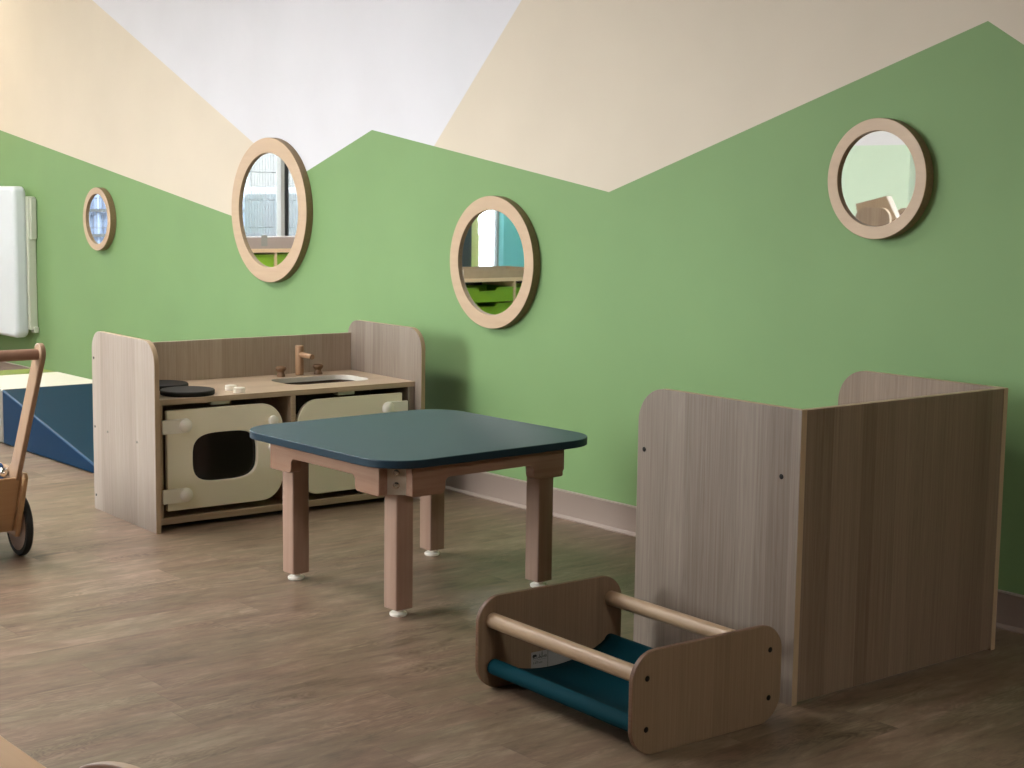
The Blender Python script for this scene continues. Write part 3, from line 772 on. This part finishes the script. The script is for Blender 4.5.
bm = bmesh.new(); prism(bm, rrect(-.10, .10, 0, .05, .02, 5), 'x', -.06, .06); bt = obj('toy_animal', bm, M['greyblue'], bevel=.01); bt.location = (-10.36, -4.98, .461); tag(bt, 'small grey-blue toy lying in the wooden tray, seen in a mirror', 'toy')
du2, n2, wc2 = drawer_unit('taller drawer unit under the street window, reflected in the largest mirror', -10.5, -3.45, -2.05, .712, 2, .42, 0)
trays((-10.5, -3.45), n2, wc2, (.545, .39), .12, lambda r, i: ('upper' if r == 0 else 'lower')+' lime tray under the street window, column '+['nearer the teal wall', 'nearer the green wall'][i], 'lime trays under the street window')
bx = thing('display_box', 'long pinkish-white box on the drawer unit under the street window', 'box', (-10.5, -3.0, .7125))
obj('box_body', B(-.30, -.002, -.35, .85, 0, .088), M['pinkbd'], bx)
obj('paper_card', B(-.0015, .0005, .325, .381, .02, .105), M['paper'], bx)
# wooden units stacked by the opposite wall, seen in the high mirror
cb = thing('play_cabinet', 'wooden play cabinet with rounded sides by the mint wall, reflected in the high mirror', 'cabinet', (-5.705, -3.90, 0))
for y0 in (-.40, -.018):
    bm = bmesh.new(); prism(bm, rrect(-.125, .125, 0, 1.106, (.002, .002, .07, .07), 10), 'y', y0, y0+.018, 0, 1); obj('side_panel', bm, [M['lam'], M['edge']], cb)
for z in (.1, .45, .8): obj('shelf', B(-.12, .12, -.382, -.018, z, z+.018), M['lamtop'], cb)
b2 = thing('toy_crate', 'grey-brown wooden crate tilted on the play cabinet, reflected in the high mirror', 'crate', (-5.80, -4.13, .8185))
bm = bmesh.new(); prism(bm, [(-.12, 0), (.06, 0), (.118, .225), (.038, .358), (-.186, .308)], 'y', -.022, .03); obj('crate_body', bm, [M['lamcr']], b2, bevel=.003)

# the room's warm lamp, then added panel lights
def lamp(x, y, label):
    t = thing('ceiling_light', label, 'lamp', (x, y, ZC-.001), 0, 'ceiling lights')
    bm = bmesh.new(); lathe(bm, [(.20, -.001), (.20, -.05), (.185, -.055)], (0, 0, 0), (0, 0, 1), 40); obj('lamp_rim', bm, M['fwhite'], t)
    bm = bmesh.new(); lathe(bm, [(.185, -.054), (.17, -.075), (.10, -.09), (0, -.095)], (0, 0, 0), (0, 0, 1), 40); obj('diffuser', bm, M['lamp'], t)
lamp(-9.9, -.9, 'round warm ceiling light over the far end of the green wall')

def added_panel(x, y, label, strength=18.0):  # unseen panels added to supply overhead fill light
    t = thing('added_panel_light', label, 'lamp', (x, y, ZC-.001), 0, 'ceiling lights')
    bm = bmesh.new(); plate_hole(bm, rrect(-.63, .63, -.33, .33, .01, 3), rrect(-.60, .60, -.30, .30, .01, 3), 'z', -.045, -.001); obj('lamp_rim', bm, M['fwhite'], t)
    obj('diffuser', B(-.605, .605, -.305, .305, -.035, -.028), emis('added_panel_diffuser', (1, .965, .93, 1), strength), t)
added_panel(-8.2, -2.4, 'added unseen rectangular light over the foam blocks end of the room', 32)
added_panel(-5.6, -2.4, 'added unseen rectangular light between the toy kitchen and the opposite window', 26)
added_panel(-4.0, -3.6, 'added unseen rectangular light by the opposite wall, over the craft table end', 16)
added_panel(2.3, -2.4, 'added unseen rectangular light by the tan end wall', 36)  # added to lift the floor and dark faces at the right

# ------------------------------------------------------------------ daylight
def portal(loc, rot, sx, sy):
    l = bpy.data.lights.new('daylight_portal', 'AREA'); l.shape = 'RECTANGLE'; l.size = sx; l.size_y = sy
    l.cycles.is_portal = True
    o = bpy.data.objects.new('daylight_portal', l); C.objects.link(o); o.location = loc; o.rotation_euler = rot
portal(((OW[0]+OW[1])/2, YN-.21, (OW[2]+OW[3])/2), (math.radians(90), 0, 0), OW[1]-OW[0], OW[3]-OW[2])
for e in EW:
    portal((XL-.21, (e[0]+e[1])/2, (e[2]+e[3])/2), (math.radians(90), 0, math.radians(-90)), e[1]-e[0], e[3]-e[2])
w = bpy.data.worlds.new('World'); scene.world = w; w.use_nodes = True
bg = w.node_tree.nodes['Background']; bg.inputs[0].default_value = (.97, .97, 1.0, 1); bg.inputs[1].default_value = 24.0

# ------------------------------------------------------------------ camera
f_px, pitch, roll, phi = 1554.8627, math.radians(-6.9228), math.radians(.7807), math.radians(50.0405)
fw = Vector((-math.sin(phi)*math.cos(pitch), math.cos(phi)*math.cos(pitch), math.sin(pitch)))
r = Vector((math.cos(phi), math.sin(phi), 0)); u = r.cross(fw)
r2 = r*math.cos(roll)+u*math.sin(roll); u2 = -r*math.sin(roll)+u*math.cos(roll)
cam = bpy.data.cameras.new('camera'); cam.sensor_width = 36; cam.lens = f_px*36/1024; cam.clip_start = .05
co = bpy.data.objects.new('camera', cam); C.objects.link(co)
Mx = Matrix((r2, u2, -fw)).transposed().to_4x4(); Mx.translation = Vector((0, -3.6791, 1.15)); co.matrix_world = Mx
scene.camera = co
vs = scene.view_settings
vs.view_transform = 'Standard'; vs.look = 'None'; vs.gamma = 1; vs.use_curve_mapping = False; vs.exposure = 0.42
scene.cycles.max_bounces = 10; scene.cycles.diffuse_bounces = 6; scene.cycles.glossy_bounces = 6; scene.cycles.transparent_max_bounces = 12
scene.cycles.use_denoising = True
scene.cycles.sample_clamp_indirect = 6
